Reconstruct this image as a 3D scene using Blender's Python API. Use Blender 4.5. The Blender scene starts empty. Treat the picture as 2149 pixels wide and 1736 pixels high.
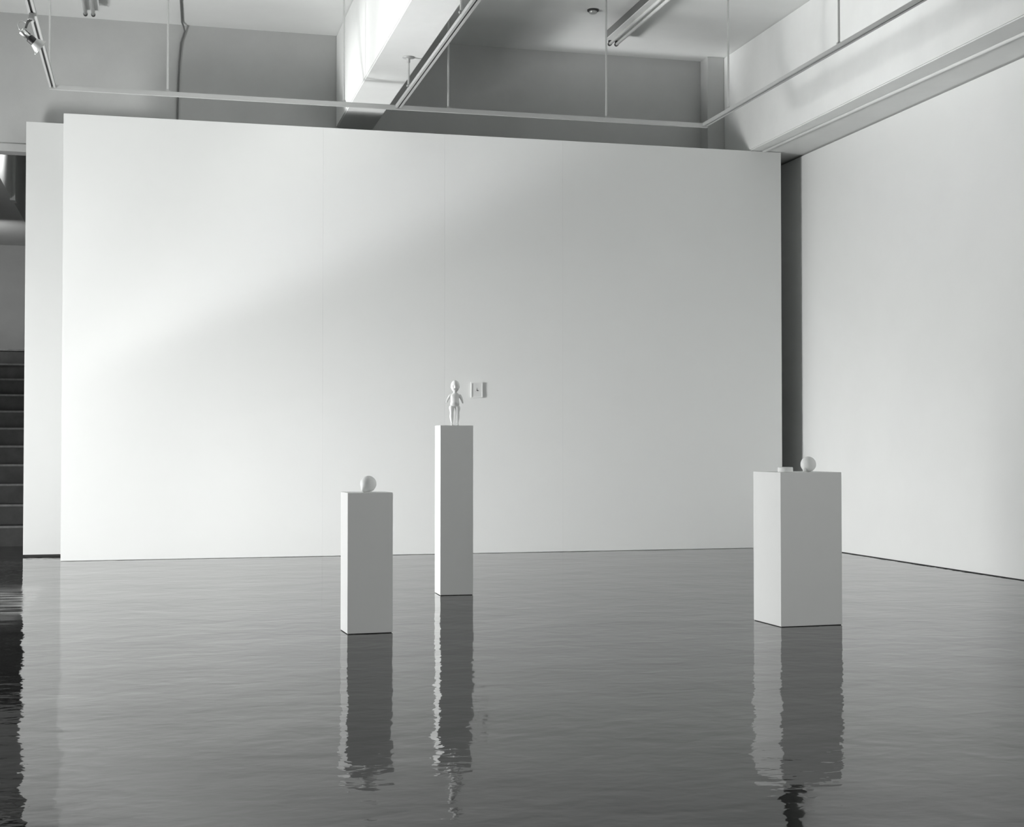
import bpy, bmesh, math
from mathutils import Vector, Matrix
PI = math.pi
SC = bpy.context.scene
COL = SC.collection

# ------------------------------------------------------------------ materials
def mat(name, col, rough=0.6, metal=0.0, spec=0.5, mottle=0.0, scale=3.0, bump=0.0, bscale=40.0):
    m = bpy.data.materials.new(name); m.use_nodes = True
    nt = m.node_tree; b = nt.nodes['Principled BSDF']
    b.inputs['Base Color'].default_value = (*col, 1)
    b.inputs['Roughness'].default_value = rough
    b.inputs['Metallic'].default_value = metal
    b.inputs['Specular IOR Level'].default_value = spec
    tc = nt.nodes.new('ShaderNodeTexCoord')
    if mottle:
        n = nt.nodes.new('ShaderNodeTexNoise'); n.inputs['Scale'].default_value = scale
        n.inputs['Detail'].default_value = 5; n.inputs['Roughness'].default_value = 0.6
        nt.links.new(tc.outputs['Object'], n.inputs['Vector'])
        r = nt.nodes.new('ShaderNodeMapRange')
        r.inputs['From Min'].default_value = 0.3; r.inputs['From Max'].default_value = 0.7
        r.inputs['To Min'].default_value = 1 - mottle; r.inputs['To Max'].default_value = 1 + mottle * 0.4
        nt.links.new(n.outputs['Fac'], r.inputs['Value'])
        mx = nt.nodes.new('ShaderNodeVectorMath'); mx.operation = 'SCALE'
        mx.inputs[0].default_value = col
        nt.links.new(r.outputs['Result'], mx.inputs['Scale'])
        nt.links.new(mx.outputs['Vector'], b.inputs['Base Color'])
    if bump:
        n = nt.nodes.new('ShaderNodeTexNoise'); n.inputs['Scale'].default_value = bscale
        n.inputs['Detail'].default_value = 3
        nt.links.new(tc.outputs['Object'], n.inputs['Vector'])
        bp = nt.nodes.new('ShaderNodeBump'); bp.inputs['Distance'].default_value = bump
        bp.inputs['Strength'].default_value = 1.0
        nt.links.new(n.outputs['Fac'], bp.inputs['Height'])
        nt.links.new(bp.outputs['Normal'], b.inputs['Normal'])
    return m

def tint(v): return (v * 0.985, v, v * 0.985)
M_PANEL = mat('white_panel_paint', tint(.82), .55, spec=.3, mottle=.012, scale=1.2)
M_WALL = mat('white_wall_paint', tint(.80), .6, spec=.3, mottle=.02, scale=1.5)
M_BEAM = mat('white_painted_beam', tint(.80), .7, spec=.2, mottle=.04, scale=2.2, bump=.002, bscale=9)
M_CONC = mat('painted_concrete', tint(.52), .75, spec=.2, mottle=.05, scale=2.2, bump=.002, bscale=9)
M_CEIL = mat('painted_ceiling', tint(.85), .8, spec=.2, mottle=.04, scale=1.3, bump=.002, bscale=7)
M_PED = mat('pedestal_paint', tint(.80), .5, spec=.3, mottle=.012, scale=6)
M_RAIL = mat('rail_metal', tint(.52), .4, metal=.4)
M_ROD = mat('rod_metal', tint(.55), .4, metal=.5)
M_SLOT = mat('dark_slot', tint(.04), .6)
M_CHROME = mat('chrome', tint(.9), .32, metal=1)
M_BLACK = mat('black_plastic', tint(.012), .45)
M_WHITE = mat('white_enamel', tint(.8), .35)
M_TUBE = mat('lamp_glass', tint(.82), .2)
M_FITTING = mat('fitting_metal', tint(.45), .45, metal=.3)
M_HOUSE = mat('grey_enamel', tint(.13), .5)
M_CABLE = mat('grey_cable', tint(.16), .6)
M_PLASTER = mat('white_plaster', tint(.83), .5, spec=.3, mottle=.02, scale=30)
M_CERAMIC = mat('unglazed_porcelain', tint(.84), .42, spec=.4)
M_PAPER = mat('white_paper', tint(.72), .8)
M_INK = mat('ink', tint(.13), .7)
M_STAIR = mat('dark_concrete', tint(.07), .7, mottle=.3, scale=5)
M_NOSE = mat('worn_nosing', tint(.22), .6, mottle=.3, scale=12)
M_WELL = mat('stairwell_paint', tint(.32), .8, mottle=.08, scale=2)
M_GAP = mat('painted_gap_shade', tint(.05), .8)  # near-black colour that paints the shade in gaps at the floor
M_GROUND = mat('pavement', tint(.3), .9, mottle=.2)

def floor_material():
    m = bpy.data.materials.new('polished_floor'); m.use_nodes = True
    nt = m.node_tree; N = nt.nodes; L = nt.links; b = N['Principled BSDF']
    tc = N.new('ShaderNodeTexCoord')
    def noise(sc, sx=1.0, sy=1.0, det=2.0, dist=0.0):
        mp = N.new('ShaderNodeMapping'); mp.inputs['Scale'].default_value = (sx, sy, 1)
        L.new(tc.outputs['Object'], mp.inputs['Vector'])
        n = N.new('ShaderNodeTexNoise'); n.inputs['Scale'].default_value = sc
        n.inputs['Detail'].default_value = det; n.inputs['Distortion'].default_value = dist
        L.new(mp.outputs['Vector'], n.inputs['Vector']); return n.outputs['Fac']
    def mul(a, k):
        x = N.new('ShaderNodeMath'); x.operation = 'MULTIPLY'; x.inputs[1].default_value = k
        L.new(a, x.inputs[0]); return x.outputs[0]
    def add(a, c):
        x = N.new('ShaderNodeMath'); x.operation = 'ADD'; L.new(a, x.inputs[0]); L.new(c, x.inputs[1]); return x.outputs[0]
    h = add(add(mul(noise(1.3, .8, 1.0, 1.0), FLOOR_A), mul(noise(4.5, .8, 1.0, 1.5, .4), FLOOR_B)), mul(noise(14, .7, 1, 2.0, .3), FLOOR_C))
    bp = N.new('ShaderNodeBump'); bp.inputs['Distance'].default_value = 1.0; bp.inputs['Strength'].default_value = 1.0
    L.new(h, bp.inputs['Height']); L.new(bp.outputs['Normal'], b.inputs['Normal'])
    # lighter, rougher, streaked patch by the foot of the stairs
    sep = N.new('ShaderNodeSeparateXYZ'); L.new(tc.outputs['Object'], sep.inputs[0])
    def band(src, a, c, soft):
        r1 = N.new('ShaderNodeMapRange'); r1.interpolation_type = 'SMOOTHSTEP'
        r1.inputs['From Min'].default_value = a; r1.inputs['From Max'].default_value = a + soft
        L.new(src, r1.inputs['Value'])
        r2 = N.new('ShaderNodeMapRange'); r2.interpolation_type = 'SMOOTHSTEP'
        r2.inputs['From Min'].default_value = c; r2.inputs['From Max'].default_value = c - soft
        L.new(src, r2.inputs['Value'])
        x = N.new('ShaderNodeMath'); x.operation = 'MULTIPLY'
        L.new(r1.outputs[0], x.inputs[0]); L.new(r2.outputs[0], x.inputs[1]); return x.outputs[0]
    pm = N.new('ShaderNodeMath'); pm.operation = 'MULTIPLY'
    L.new(band(sep.outputs['X'], -2.6, -.85, .15), pm.inputs[0]); L.new(band(sep.outputs['Y'], 10.0, 13.9, 1.6), pm.inputs[1])
    sn = N.new('ShaderNodeMapRange'); sn.inputs['From Min'].default_value = .38; sn.inputs['From Max'].default_value = .62
    L.new(noise(5, .35, 2.5, 4.0), sn.inputs['Value'])
    p2 = N.new('ShaderNodeMath'); p2.operation = 'MULTIPLY'; L.new(pm.outputs[0], p2.inputs[0]); L.new(sn.outputs[0], p2.inputs[1])
    base = N.new('ShaderNodeMix'); base.data_type = 'RGBA'
    base.inputs['A'].default_value = (*tint(FLOOR_COL), 1); base.inputs['B'].default_value = (*tint(.30), 1)
    L.new(p2.outputs[0], base.inputs['Factor']); L.new(base.outputs['Result'], b.inputs['Base Color'])
    rg = N.new('ShaderNodeMapRange'); rg.inputs['To Min'].default_value = FLOOR_R; rg.inputs['To Max'].default_value = .25
    L.new(p2.outputs[0], rg.inputs['Value']); L.new(rg.outputs[0], b.inputs['Roughness'])
    b.inputs['IOR'].default_value = FLOOR_IOR
    return m
FLOOR_A, FLOOR_B, FLOOR_C = .0070, .0032, .00105
FLOOR_COL, FLOOR_R, FLOOR_IOR = .010, .03, 1.34
M_FLOOR = floor_material()

# ------------------------------------------------------------------ helpers
def box(bm, x0, x1, y0, y1, z0, z1, bev=0.0):
    r = bmesh.ops.create_cube(bm, size=1)
    vs = r['verts']
    for v in vs:
        v.co = Vector(((x0 + x1) / 2 + v.co.x * (x1 - x0), (y0 + y1) / 2 + v.co.y * (y1 - y0), (z0 + z1) / 2 + v.co.z * (z1 - z0)))
    if bev:
        es = list({e for v in vs for e in v.link_edges})
        bmesh.ops.bevel(bm, geom=es, offset=bev, segments=2, affect='EDGES')
    return bm

def tube(bm, pts, rad, n=12, cap=True):
    """swept circle; rad is a number, or one (rx, ry) per point"""
    pts = [Vector(p) for p in pts]
    rads = rad if isinstance(rad, (list, tuple)) else [rad] * len(pts)
    rings = []; side = None
    for i, p in enumerate(pts):
        a = pts[max(i - 1, 0)]; c = pts[min(i + 1, len(pts) - 1)]
        t = (c - a).normalized()
        if side is None:
            ref = Vector((1, 0, 0)) if abs(t.x) < .8 else Vector((0, 1, 0))
            side = (ref - t * ref.dot(t)).normalized()
        else:
            side = (side - t * side.dot(t)).normalized()
        up = t.cross(side)
        r = rads[i]; rx, ry = r if isinstance(r, (tuple, list)) else (r, r)
        rings.append([bm.verts.new(p + side * (rx * math.cos(2 * PI * k / n)) + up * (ry * math.sin(2 * PI * k / n))) for k in range(n)])
    for a, c in zip(rings, rings[1:]):
        for k in range(n):
            bm.faces.new((a[k], a[(k + 1) % n], c[(k + 1) % n], c[k]))
    if cap:
        bm.faces.new(rings[0][::-1]); bm.faces.new(rings[-1])
    return bm

def lathe(bm, prof, n=32, M=None):
    """prof: list of (radius, height) turned about local z, then moved by M"""
    M = M or Matrix()
    rings = []
    for r, z in prof:
        if r < 1e-6: rings.append([bm.verts.new(M @ Vector((0, 0, z)))])
        else: rings.append([bm.verts.new(M @ Vector((r * math.cos(2 * PI * k / n), r * math.sin(2 * PI * k / n), z))) for k in range(n)])
    for a, c in zip(rings, rings[1:]):
        for k in range(n):
            if len(a) == 1 and len(c) == 1: continue
            if len(a) == 1: bm.faces.new((a[0], c[(k + 1) % n], c[k]))
            elif len(c) == 1: bm.faces.new((a[k], a[(k + 1) % n], c[0]))
            else: bm.faces.new((a[k], a[(k + 1) % n], c[(k + 1) % n], c[k]))
    return bm

def obj(name, bm, m, parent=None, smooth=False, loc=(0, 0, 0), rotz=0):
    bmesh.ops.recalc_face_normals(bm, faces=bm.faces)
    me = bpy.data.meshes.new(name); bm.to_mesh(me); bm.free()
    me.materials.append(m)
    if smooth:
        for p in me.polygons: p.use_smooth = True
    o = bpy.data.objects.new(name, me); COL.objects.link(o)
    o.location = loc; o.rotation_euler = (0, 0, rotz)
    if parent: o.parent = parent
    return o

def thing(name, label, cat, loc=(0, 0, 0), rotz=0, group=None):
    o = bpy.data.objects.new(name, None); COL.objects.link(o)
    o.empty_display_size = .1
    o.location = loc; o.rotation_euler = (0, 0, rotz)
    o['label'] = label; o['category'] = cat
    if group: o['group'] = group
    return o

def tag(o, label, cat, group=None):
    o['label'] = label; o['category'] = cat
    if group: o['group'] = group
    return o

def struct(name, bm, m, label, cat):
    o = obj(name, bm, m); o['kind'] = 'structure'; o['label'] = label; o['category'] = cat
    return o
nb = bmesh.new

# ------------------------------------------------------------------ the setting
YB, HC = 17.26, 6.25          # back wall, ceiling height
XL, XR = -4.6, 7.86           # left wall, right wall
YF, YW = -7.0, 25.5           # wall behind the camera, far wall of the stairwell
YP = 16.20                    # face of the large partition

bm = nb(); v = [bm.verts.new(p) for p in ((XL - .3, YF - .3, 0), (XR + .4, YF - .3, 0), (XR + .4, YW + .3, 0), (XL - .3, YW + .3, 0))]; bm.faces.new(v)
r = bmesh.ops.extrude_face_region(bm, geom=bm.faces[:]); bmesh.ops.translate(bm, verts=[g for g in r['geom'] if isinstance(g, bmesh.types.BMVert)], vec=(0, 0, -.2))
struct('floor', bm, M_FLOOR, 'dark polished glossy floor', 'floor')
struct('ceiling', box(nb(), XL - .3, XR + .4, YF - .3, YW + .3, HC, HC + .25), M_CEIL, 'pale painted concrete ceiling', 'ceiling')

# back wall: full height on the right, open below a lintel in front of the stairs
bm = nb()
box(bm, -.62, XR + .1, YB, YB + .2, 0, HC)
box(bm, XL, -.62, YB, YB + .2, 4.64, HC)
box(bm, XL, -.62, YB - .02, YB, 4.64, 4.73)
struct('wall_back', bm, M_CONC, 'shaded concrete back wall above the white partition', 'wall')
def wall_with_opening(x0, x1, ztop, z0=0.0):
    bm = nb()                                          # unseen opening beside the camera, added for the fill light
    box(bm, x0, x1, YF, -1.5, z0, ztop); box(bm, x0, x1, 3.5, YB, z0, ztop)
    box(bm, x0, x1, -1.5, 3.5, z0, .9); box(bm, x0, x1, -1.5, 3.5, 3.9, ztop)
    return bm
struct('wall_right', wall_with_opening(XR, XR + .06, 4.868, .008), M_WALL, 'plain white right wall', 'wall')
struct('gap_strip_right', box(nb(), XR + .012, XR + .06, YF, YB, 0, .008), M_GAP, 'dark strip painted as the shade in the gap under the right wall', 'gap_strip')  # near-black strip standing in for shade below the wall's edge
struct('wall_right_outer', wall_with_opening(XR + .06, XR + .3, HC), M_CONC, 'concrete wall behind the white right wall', 'wall')

# left wall (off frame) with a wide low window opening near the partition
WY0, WY1, WZ0, WZ1 = 10.5, 15.8, .05, 2.4
bm = nb()
box(bm, XL - .25, XL, YF, -1.2, 0, HC); box(bm, XL - .25, XL, 10.0, WY0, 0, HC)
box(bm, XL - .25, XL, -1.2, 10.0, 0, .05); box(bm, XL - .25, XL, -1.2, 10.0, 3.0, HC)  # wide forward opening, unseen, added to let fill light in
box(bm, XL - .25, XL, WY1, YW, 0, HC)
box(bm, XL - .25, XL, WY0, WY1, 0, WZ0); box(bm, XL - .25, XL, WY0, WY1, WZ1, HC)
struct('wall_left', bm, M_CONC, 'concrete left wall with a window opening', 'wall')
bm = nb()
for k in range(5):
    y = WY0 + (WY1 - WY0) * k / 4
    box(bm, XL - .16, XL - .10, max(y - .03, WY0), min(y + .03, WY1), WZ0, WZ1)
box(bm, XL - .16, XL - .10, WY0, WY1, WZ0, WZ0 + .05); box(bm, XL - .16, XL - .10, WY0, WY1, WZ1 - .05, WZ1)
struct('window_1', bm, M_FITTING, 'metal window frame in the left wall', 'window')
# front wall behind the camera
bm = nb()
box(bm, XL, XR + .1, YF - .25, YF, 0, HC)
struct('wall_front', bm, M_CONC, 'wall behind the camera', 'wall')

# beams and pilaster
struct('trim_1', box(nb(), 2.165, 2.615, YF, YB, 5.125, HC, .012), M_BEAM, 'deep white concrete beam crossing the middle of the ceiling', 'beam')
struct('trim_2', box(nb(), 7.13, XR + .06, YF, YB, 4.886, HC, .012), M_BEAM, 'deep white concrete beam along the right wall', 'beam')
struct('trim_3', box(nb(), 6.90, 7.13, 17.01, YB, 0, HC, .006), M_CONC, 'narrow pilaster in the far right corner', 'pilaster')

# stairwell behind the opening
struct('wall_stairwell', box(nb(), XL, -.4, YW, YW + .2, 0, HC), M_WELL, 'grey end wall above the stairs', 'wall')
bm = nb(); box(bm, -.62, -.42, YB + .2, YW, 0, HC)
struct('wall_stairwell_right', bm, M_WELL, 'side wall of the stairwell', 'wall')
bm = nb(); box(bm, -4.5, -1.88, YB + .2, YW, 4.66, HC); box(bm, -1.88, -1.84, 20.72, 20.84, 4.66, HC); box(bm, -1.90, -1.83, 20.62, 20.86, 4.63, 4.72)
struct('trim_4', bm, M_CONC, 'concrete beam above the stairs', 'beam')

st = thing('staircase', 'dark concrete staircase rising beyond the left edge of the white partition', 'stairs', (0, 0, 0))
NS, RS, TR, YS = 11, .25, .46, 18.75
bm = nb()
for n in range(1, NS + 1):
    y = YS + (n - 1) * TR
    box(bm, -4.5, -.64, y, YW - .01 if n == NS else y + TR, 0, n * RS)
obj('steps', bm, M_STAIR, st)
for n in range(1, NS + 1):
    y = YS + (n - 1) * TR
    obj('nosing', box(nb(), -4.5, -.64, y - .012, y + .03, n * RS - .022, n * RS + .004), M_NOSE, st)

# ------------------------------------------------------------------ partitions
pt = thing('partition_wall', 'large white freestanding partition spanning most of the back of the room', 'partition', (-.944, YP, 0))
S = 8.48 / 6
bm = nb()
for a, c in ((0, 2.83), (2.83, 4.242), (4.242, 5.667), (5.667, 8.48)):
    box(bm, a + .0004, c - .0004, 0, .012, .004, 4.88)
obj('facing', bm, M_PANEL, pt)
obj('core', box(nb(), 0.0, 8.48, .0125, .13, 0, 4.872), M_PANEL, pt)
sp = thing('partition_panel', 'narrow white panel set behind the left end of the large partition', 'partition', (-1.392, 16.95, 0))
obj('board', box(nb(), 0, 1.4, 0, .10, .022, 4.93), M_PANEL, sp)
obj('foot', box(nb(), .02, 1.38, .03, .09, 0, .022), M_GAP, sp)  # dark foot; its colour paints the shade under the raised panel

# ------------------------------------------------------------------ pedestals
def pedestal(label, x, y, rz, w, d, h):
    t = thing('pedestal', label, 'pedestal', (x, y, 0), rz, 'white display pedestals')
    obj('body', box(nb(), 0, w, 0, d, .004, h, .0015), M_PED, t)
    obj('plinth_gap', box(nb(), .006, w - .006, .006, d - .006, 0, .004), M_GAP, t)  # recessed base coloured dark as the line of shade below the body
    return t
pedestal('shortest white pedestal, leftmost of three, carrying a pear-shaped ball', 1.269, 9.449, math.radians(3.2), .306, .25, .937)
pedestal('tall slim white pedestal carrying the standing doll', 2.347, 11.70, math.radians(-1.0), .279, .262, 1.4216)
pedestal('wide white pedestal on the right carrying a disc and a ball', 4.216, 9.09, math.radians(2.4), .472, .42, 1.066)

# ------------------------------------------------------------------ objects on the pedestals
def blob(R, lobes, seg=48, squash=(1, 1, 1)):
    bm = nb(); bmesh.ops.create_uvsphere(bm, u_segments=seg, v_segments=seg // 2 + 4, radius=R)
    for v in bm.verts:
        n = v.co.normalized(); k = 1.0
        for d, amp, sharp in lobes:
            c = n.dot(Vector(d).normalized())
            k += amp * math.exp(-(1 - c) * sharp)
        v.co = Vector((n.x * squash[0], n.y * squash[1], n.z * squash[2])) * R * k
    return bm
# pear-shaped ball, its drawn-out end resting on the pedestal
bl = blob(.0545, [((-.62, -.35, -.72), .34, 16)])
bl_min = min(v.co.z for v in bl.verts)
tag(obj('plaster_ball', bl, M_PLASTER, None, True, (1.424, 9.57, .937 - bl_min)),
    'white pear-shaped plaster ball resting on its pointed end on the shortest pedestal', 'sculpture')
# ball with a small foot
bt = thing('plaster_ball', 'round white ball with a small knob foot on the wide right pedestal', 'sculpture', (4.508, 9.26, 1.066))
obj('ball', blob(.0545, []), M_PLASTER, bt, True, (0, 0, .0545))
bm = nb(); tube(bm, [(-.0425, -.0247, .0), (-.0422, -.0246, .002), (-.0412, -.0240, .012), (-.0375, -.0215, .022), (-.0290, -.0165, .033)], [.008, .0105, .0115, .0105, .011], 20)
obj('foot', bm, M_PLASTER, bt, True)
# low disc
bm = nb(); R, Hh, q = .053, .036, .007
prof = [(0, 0), (R - q, 0)] + [(R - q + q * math.sin(a), q - q * math.cos(a)) for a in (PI / 8, PI / 4, 3 * PI / 8, PI / 2)]
prof += [(R - q + q * math.cos(a), Hh - q + q * math.sin(a)) for a in (0, PI / 8, PI / 4, 3 * PI / 8, PI / 2)] + [(R - q - .004, Hh), (R - q - .006, Hh - .002), (0, Hh - .002)]
lathe(bm, prof, 48)
tag(obj('plaster_disc', bm, M_PLASTER, None, True, (4.299, 9.19, 1.066)), 'low round white disc beside the ball on the wide right pedestal', 'sculpture')

# ------------------------------------------------------------------ doll
K = .000274
def U(px): return (px - 345) * K
def Z(py): return (1622 - py) * K
dl = thing('doll', 'small white bald porcelain doll standing naked on the tall pedestal', 'doll', (2.497, 11.835, 1.4216), math.radians(-10))
def loft(rings, n=24):
    bm = nb(); rr = []
    for (x, y, z, rx, ry) in rings:
        rr.append([bm.verts.new((x + rx * math.cos(2 * PI * k / n), y + ry * math.sin(2 * PI * k / n), z)) for k in range(n)])
    for a, c in zip(rr, rr[1:]):
        for k in range(n): bm.faces.new((a[k], a[(k + 1) % n], c[(k + 1) % n], c[k]))
    bm.faces.new(rr[0][::-1]); bm.faces.new(rr[-1])
    return bm
def sub(o, lv=1):
    m = o.modifiers.new('subdivision', 'SUBSURF'); m.levels = lv; m.render_levels = lv
    return o
# torso: belly rounds off below into the hips
tor = [(U(358), .004, Z(1062), .006, .006), (U(352), .003, Z(1045), .022, .017), (U(346), .001, Z(1000), .037, .026), (U(345), -.004, Z(945), .0405, .034),
       (U(343), -.007, Z(890), .0385, .036), (U(343), -.005, Z(840), .0350, .032), (U(343), -.001, Z(780), .0365, .028), (U(345), .0, Z(720), .0395, .026),
       (U(350), .001, Z(675), .0430, .023), (U(355), .002, Z(645), .0360, .019), (U(358), .002, Z(622), .0215, .016), (U(360), .002, Z(600), .0165, .015), (U(360), .001, Z(565), .0165, .016)]
sub(obj('torso', loft(tor), M_CERAMIC, dl, True))
# head with brow, sockets, nose, mouth, cheeks
bm = nb(); bmesh.ops.create_uvsphere(bm, u_segments=72, v_segments=56, radius=1)
def g(n, d, s): return math.exp(-(1 - n.dot(Vector(d).normalized())) * s)
for v in bm.verts:
    n = v.co.normalized()
    w = 1.0
    w += .15 * g(n, (0, -1, -.24), 110) + .06 * g(n, (0, -1, -.08), 150)      # nose
    w += .03 * g(n, (0, -1, .30), 12)                                         # forehead
    for s in (-1, 1):
        w -= .13 * g(n, (s * .40, -1, -.02), 55)                              # eye sockets
        w += .055 * g(n, (s * .40, -1, -.02), 260)                            # eyeballs
        w += .035 * g(n, (s * .50, -.9, -.38), 26)                            # cheeks
        w += .08 * g(n, (s * 1, .12, -.12), 260)                              # ears
    w -= .10 * g(n, (0, -1, -.52), 150)                                       # mouth
    w += .05 * g(n, (0, -1, -.62), 240) + .06 * g(n, (0, -.9, -.85), 36)      # lip, chin
    x, y, z = n * w
    t = min(max((.25 - n.z) / 1.25, 0), 1)
    k = 1 - .30 * t * t
    v.co = Vector((x * .0378 * k, y * .0415 * (1 - .16 * t * t), z * .0530))
obj('head', bm, M_CERAMIC, dl, True, (U(357), -.004, Z(407)))
# legs
def leg(s, cx):
    t = cx
    rows = [(t[0], Z(985), .0160, .017), (t[1], Z(1045), .0245, .025), (t[2], Z(1110), .0225, .0235), (t[3], Z(1170), .0175, .019), (t[4], Z(1220), .0142, .0160),
            (t[5], Z(1285), .0165, .0180), (t[6], Z(1350), .0182, .0200), (t[7], Z(1420), .0145, .0160), (t[8], Z(1490), .0095, .0108), (t[9], Z(1540), .0088, .0100)]
    rings = [(U(x), .003, z, rx, ry) for x, z, rx, ry in rows][::-1]
    bm = loft([(U(t[10]), -.010, .0, .0090, .021), (U(t[10]), -.010, .005, .0110, .024), (U(t[10]), -.006, .013, .0105, .018), (U(t[9]), .001, .020, .0092, .0115)] + rings)
    return bm
sub(obj('leg', leg(-1, (262, 248, 250, 252, 252, 250, 248, 250, 255, 258, 258)), M_CERAMIC, dl, True))
sub(obj('leg', leg(1, (425, 434, 440, 438, 436, 434, 434, 432, 432, 432, 434)), M_CERAMIC, dl, True))
# arms, slightly bent, hanging away from the body, each with a small open hand
def arm(s, sh, el, wr, ha):
    bm = nb()
    a, b, c, d = (Vector((U(p[0]), p[2], Z(p[1]))) for p in (sh, el, wr, ha))
    tube(bm, [a + (a - b) * .28, a, a.lerp(b, .5), b, b.lerp(c, .35), c, c.lerp(d, .45), d],
         [.0070, .0135, .0122, .0100, .0105, .0070, (.0092, .0062), (.0075, .005)], 16)
    ax = (d - c).normalized(); side = Vector((0, -1, 0)); side = (side - ax * side.dot(ax)).normalized()
    for k, ln in enumerate((.010, .0125, .0120, .0095)):
        o0 = d - ax * .002 + side * (k - 1.5) * .0038
        tube(bm, [o0, o0 + ax * ln * .55 + Vector((-s, 0, 0)) * .0006, o0 + ax * ln + Vector((-s, 0, 0)) * .0022], [.0021, .0020, .0014], 8)
    t0 = c.lerp(d, .35) + side * .007
    tube(bm, [t0 - side * .003, t0 + side * .003 + ax * .004, t0 + side * .004 + ax * .0095], [.0026, .0023, .0015], 8)
    return bm
sub(obj('arm', arm(-1, (212, 690, .002), (142, 790, .004), (108, 866, -.008), (88, 905, -.013)), M_CERAMIC, dl, True))
sub(obj('arm', arm(1, (500, 680, .002), (556, 790, .004), (585, 876, -.008), (600, 925, -.013)), M_CERAMIC, dl, True))

# ------------------------------------------------------------------ small framed picture on the partition
pf = thing('framed_picture', 'tiny white box-framed drawing hung on the partition beside the doll', 'picture', (3.607, YP, 1.812))
W, Hp, D, e = .139, .178, .024, .011
bm = nb(); box(bm, 0, W, -D, -.0006, 0, e); box(bm, 0, W, -D, -.0006, Hp - e, Hp); box(bm, 0, e, -D, -.0006, e, Hp - e); box(bm, W - e, W, -D, -.0006, e, Hp - e)
obj('frame', bm, M_WHITE, pf)
pp = obj('paper', box(nb(), e, W - e, -.018, -.001, e, Hp - e), M_PAPER, pf)
bm = nb(); blot = [(.078, .083, .0085, .007), (.088, .083, .006, .004), (.073, .100, .0028, .016), (.070, .088, .004, .008), (.050, .074, .002, .002)]
for (x, z, rx, rz_) in blot:
    vs = [bm.verts.new((x + rx * math.cos(a * PI / 6), -.0192, z + rz_ * math.sin(a * PI / 6) * (1 + .15 * math.sin(a * 2.3)))) for a in range(12)]
    f = bm.faces.new(vs)
r = bmesh.ops.extrude_face_region(bm, geom=bm.faces[:]); bmesh.ops.translate(bm, verts=[q for q in r['geom'] if isinstance(q, bmesh.types.BMVert)], vec=(0, .0008, 0))
obj('drawing', bm, M_INK, pp)

# ------------------------------------------------------------------ hanging lighting rails
ZR = 4.80; YC = 14.715
lt = thing('lighting_rail_grid', 'pale metal lighting rails hung on rods below the ceiling beams', 'lighting rail', (0, 0, 0))
def rail_y(x, y0, y1):
    bm = nb(); w, h = .030, .034
    box(bm, x - w, x + w, y0, y1, ZR + h - .010, ZR + h)
    box(bm, x - w, x - w + .020, y0, y1, ZR, ZR + h - .010)
    box(bm, x + w - .020, x + w, y0, y1, ZR, ZR + h - .010)
    o = obj('track', bm, M_RAIL, lt)
    obj('slot', box(nb(), x - w + .020, x + w - .020, y0 + .02, y1 - .03, ZR + .010, ZR + h - .010), M_SLOT, o)
    return o
rail_y(-.965, 3.5, YC + .02); rail_y(2.500, 3.5, YC + .02); rail_y(5.945, 3.5, YC + .02)
obj('cross_rail', box(nb(), -1.0, 5.98, YC + .021, YC + .062, ZR - .012, ZR + .034, .003), M_RAIL, lt)
def rod(x, y, top, plate=True):
    bm = nb(); tube(bm, [(x, y, ZR + .03), (x, y, top)], .0105, 12)
    o = obj('hanger_rod', bm, M_ROD, lt)
    obj('bracket', box(nb(), x - .018, x + .018, y - .018, y + .018, ZR + .030, ZR + .052, .004), M_FITTING, o)
    if plate:
        bm = nb(); lathe(bm, [(0, top), (.062, top), (.062, top - .006), (.03, top - .016), (.016, top - .02), (.016, top - .055), (0, top - .055)], 28, Matrix.Translation((x, y, 0)))
        obj('ceiling_plate', bm, M_FITTING, o, True)
for x in (.144, 1.93, 3.04, 4.80): rod(x, YC + .04, HC)
for y in (13.94, 11.46, 8.6): rod(2.468, y, 5.125)
for y in (14.04, 11.53, 8.6): rod(5.93, y, HC)
for y in (14.66, 11.2, 8.6): rod(-.99, y, HC)

# spotlight clamped on the left rail
def P(px, py, Y):                     # a point of the room at depth Y, for the small fitting below
    f = 2990.; yaw = math.atan(757.5 / f); ti = math.atan(68 / f)
    fw = Vector((math.sin(yaw) * math.cos(ti), math.cos(yaw) * math.cos(ti), math.sin(ti))); rt = Vector((math.cos(yaw), -math.sin(yaw), 0)); up = rt.cross(fw)
    d = fw + rt * (px - 1074.5) / f - up * (py - 868) / f
    return Vector((0, 0, 1.25)) + d * (Y / d.y)
YL = 12.25
sl = thing('track_spotlight', 'chrome spotlight with black collar and pale shade clipped to the left rail', 'spotlight', (-.965, YL, ZR))
inv = Matrix.Translation((.965, -YL, -ZR))
def LP(px, py, dy=0): return inv @ P(px, py, YL + dy)
A, B = LP(43.5, 64, -.03), LP(85.4, 99.9, .03)
ax = (B - A).normalized(); L0 = (B - A).length
Mx = Matrix.Translation(A) @ ax.to_track_quat('Z', 'Y').to_matrix().to_4x4()
bm = nb(); lathe(bm, [(0, 0), (.024, 0), (.027, .004), (.027, L0 * .43), (0, L0 * .43)], 32, Mx)
obj('lamp_housing', bm, M_CHROME, sl, True)
bm = nb(); lathe(bm, [(0, L0 * .42), (.031, L0 * .42), (.034, L0 * .45), (.034, L0 * .65), (.030, L0 * .67), (0, L0 * .67)], 32, Mx)
obj('collar', bm, M_BLACK, sl, False)
bm = nb(); lathe(bm, [(.034, L0 * .66), (.042, L0 * .72), (.052, L0 * .84), (.060, L0 * .94), (.068, L0 * .985), (.070, L0), (.066, L0 + .001), (.057, L0 * .94), (.048, L0 * .84), (.036, L0 * .70), (0, L0 * .68)], 40, Mx)
obj('lamp_shade', bm, M_RAIL, sl, True)
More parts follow.
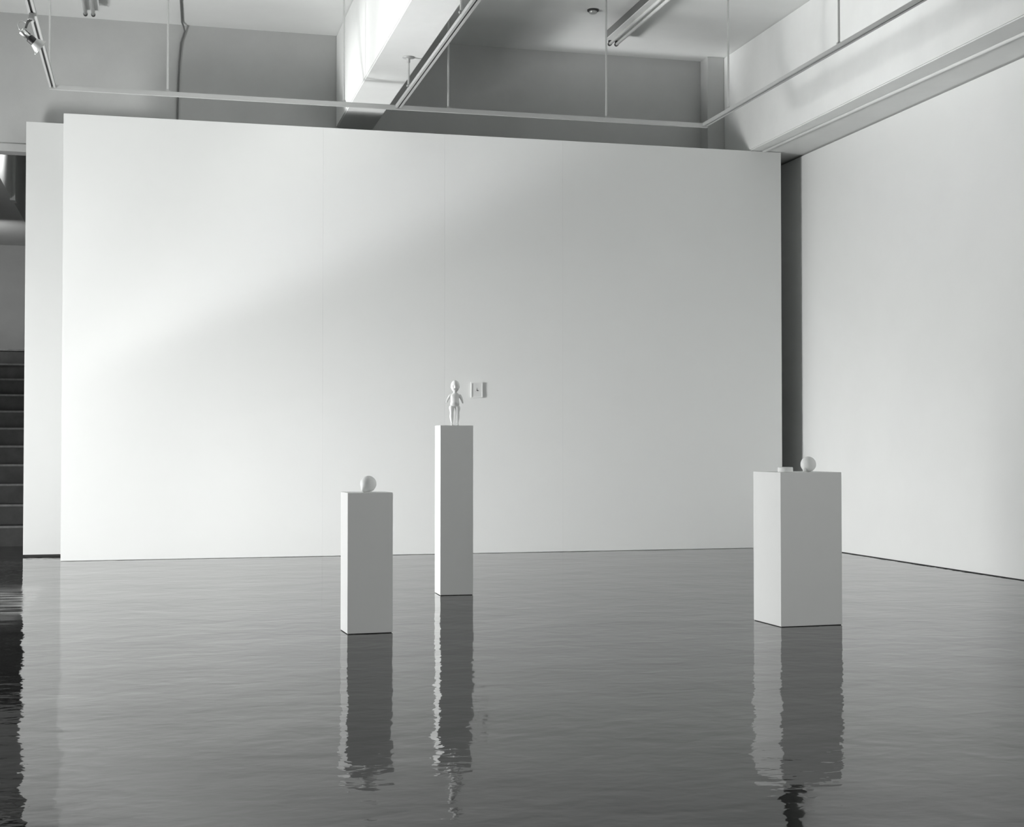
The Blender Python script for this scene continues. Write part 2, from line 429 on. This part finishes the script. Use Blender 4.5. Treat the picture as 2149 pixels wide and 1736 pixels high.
bm = nb(); bmesh.ops.create_uvsphere(bm, u_segments=20, v_segments=14, radius=.010, matrix=Matrix.Translation(LP(75, 112.5, .01)))
obj('shade_screw', bm, M_CHROME, sl, True)
bm = nb(); box(bm, -.024, .016, -.050, .050, -.052, -.001, .005); bmesh.ops.create_uvsphere(bm, u_segments=16, v_segments=10, radius=.009, matrix=Matrix.Translation((-.030, .02, -.036)))
obj('clamp', bm, M_FITTING, sl)
bm = nb(); tube(bm, [(-.006, 0, -.045), LP(59, 45, -.005), LP(56, 52, -.01), LP(54, 58, -.02)], [.011, .011, .010, .010], 14)
obj('stem', bm, M_CABLE, sl, True)
bm = nb(); tube(bm, [LP(50.5, 59, -.03), LP(55, 63, -.03), LP(65, 72, -.02)], [.0065, .0075, .0065], 12)
obj('lamp_arm', bm, M_RAIL, sl, True)
bm = nb(); tube(bm, [A + ax * .006 + Vector((-.012, 0, .010)), LP(39.5, 58, -.02), LP(37.5, 52, -.02), LP(39, 47.5, -.02), LP(43, 45, -.02), LP(48, 44.6, -.01), LP(53, 46, -.01), LP(56, 50, -.01)], .0042, 10)
obj('lamp_cable', bm, M_RAIL, sl, True)

# ------------------------------------------------------------------ fluorescent fittings
def fluor(label, x, y1, ln):
    t = thing('fluorescent_light', label, 'ceiling light', (x, y1, HC), 0, 'twin tube fluorescent lights')
    bm = nb(); box(bm, 0, .20, -ln, -.05, -.105, -.001, .004)
    obj('housing', bm, M_HOUSE, t)
    bm = nb(); box(bm, -.012, .212, -ln, -.05, -.113, -.1055, .002)
    obj('reflector', bm, M_WHITE, t)
    for xx in (.055, .139):
        bm = nb(); tube(bm, [(xx, -.02, -.150), (xx, -ln + .04, -.150)], .019, 16)
        obj('lamp_tube', bm, M_TUBE, t, True)
        for yy in (-.02, -ln + .04):
            bm = nb(); tube(bm, [(xx, yy - .018, -.150), (xx, yy + .018, -.150)], .0235, 14)
            box(bm, xx - .017, xx + .017, yy - .02, yy + .016, -.150, -.106, .003)
            obj('lamp_holder', bm, M_SLOT, t)
fluor('twin tube fluorescent light on the ceiling right of the middle beam', 5.285, 16.29, 3.0)
fluor('twin tube fluorescent light at the top left, only its tube ends showing', -.795, 16.60, 3.0)

# round ceiling fitting
sd = thing('smoke_detector', 'small dark round fitting on the ceiling left of the fluorescent light', 'smoke detector', (4.885, 15.50, HC))
bm = nb(); lathe(bm, [(0, 0), (.066, 0), (.066, -.014), (.060, -.02), (0, -.02)], 32); obj('base', bm, M_SLOT, sd, True)
bm = nb(); lathe(bm, [(.048, -.0195), (.046, -.036), (.036, -.044), (0, -.046)], 32); obj('cover', bm, M_RAIL, sd, True)

# cable down the back wall and pipe under the right beam
bm = nb()
pts = [(.20, 13.0, HC - .014), (.27, 15.6, HC - .014), (.325, 17.10, HC - .014), (.345, 17.20, HC - .03), (.36, 17.235, HC - .08), (.318, 17.243, HC - .22), (.300, 17.243, HC - .45), (.285, 17.243, 5.3), (.278, 17.243, 4.2), (.276, 17.243, .3)]
tube(bm, pts, .0105, 10)
tag(obj('electric_cable', bm, M_CABLE, None, True), 'dark cable running from the ceiling down the back wall behind the partition', 'cable')
bm = nb(); tube(bm, [(7.285, 16.15, 4.869), (7.41, 10.9, 4.869), (7.46, 8.0, 4.869), (7.5, 4.0, 4.869)], .0165, 12)
tag(obj('conduit_pipe', bm, M_WHITE, None, True), 'thin white pipe running along the underside of the right beam', 'pipe')

# ------------------------------------------------------------------ light
def area(name, loc, to, sx, sy, power, spread=180, col=(1, 1, 1)):
    l = bpy.data.lights.new(name, 'AREA'); l.shape = 'RECTANGLE'; l.size = sx; l.size_y = sy; l.energy = power
    l.spread = math.radians(spread); l.color = col
    o = bpy.data.objects.new(name, l); COL.objects.link(o); o.location = loc
    d = Vector(to) - Vector(loc)
    o.rotation_euler = d.to_track_quat('-Z', 'Z').to_euler() if abs(d.normalized().z) < .99 else (0, 0, 0)
    return o
# daylight through the left window
area('left_window_daylight', (XL - .3, 12.5, 1.15), (0, 12.5, 1.15), 2.9, 2.1, 740, 170)
# sunlight glancing up off the wet pavement outside, through the window
area('left_sun_glance', (XL - .3, 13.5, 1.30), (XL + 9.7, 16.7, 6.40), 4.4, 1.6, 15, 7)
# low lamps added to brighten the partition's base and the right wall
area('left_low_glance', (XL - .3, 12.6, .95), (XL + 9.7, 15.9, -.70), 3.2, .8, 56, 46)
area('left_low_fill', (XL - .3, 14.2, .9), (XL + 9.7, 12.0, -.50), 2.4, .7, 24, 44)
# up-light added to brighten the right beam and the ceiling beside it
area('left_up_fill', (XL - .3, 12.4, .8), (XL + 9.7, 12.8, 5.1), 3.0, .8, 22, 30)
# sunlit pavement outside throws light steeply up through the windows
area('left_ground_bounce', (XL - .15, 12.4, .35), (XL + .75, 12.4, 1.45), 3.0, .5, 80, 90)
# fill added for the pedestal fronts, through an unseen right opening
area('right_fill', (XR + .35, 1.0, 2.4), (0, 3.0, 2.0), 4.8, 2.8, 420, 170)
# weak added fill through an unseen forward opening in the left wall
area('forward_fill', (XL - .3, 2.0, 1.75), (0, 2.5, 1.9), 6.2, 2.4, 15, 170)
# hidden lamps added to light the stairwell beam and end wall
area('stairwell_fill', (-.75, 19.1, 5.4), (-1.9, 19.0, 5.4), .5, .6, 24, 80)
area('landing_fill', (-2.9, 22.4, 4.0), (-2.2, 25.4, 3.4), .6, .4, 26, 150)

w = bpy.data.worlds.new('sky'); SC.world = w; w.use_nodes = True
w.node_tree.nodes['Background'].inputs['Color'].default_value = (.95, 1, 1, 1)
w.node_tree.nodes['Background'].inputs['Strength'].default_value = .3

# ------------------------------------------------------------------ camera
F = 2990.
cam = bpy.data.cameras.new('camera'); cam.sensor_width = 36; cam.lens = 36 * F / 2149; cam.clip_end = 200
co = bpy.data.objects.new('camera', cam); COL.objects.link(co); SC.camera = co
co.location = (0, 0, 1.25)
co.rotation_euler = (PI / 2 + math.atan(68 / F), 0, -math.atan(757.5 / F))

vs = SC.view_settings
SC.display_settings.display_device = 'sRGB'
vs.view_transform = 'Standard'; vs.look = 'None'; vs.gamma = 1; vs.use_curve_mapping = False
vs.exposure = 0
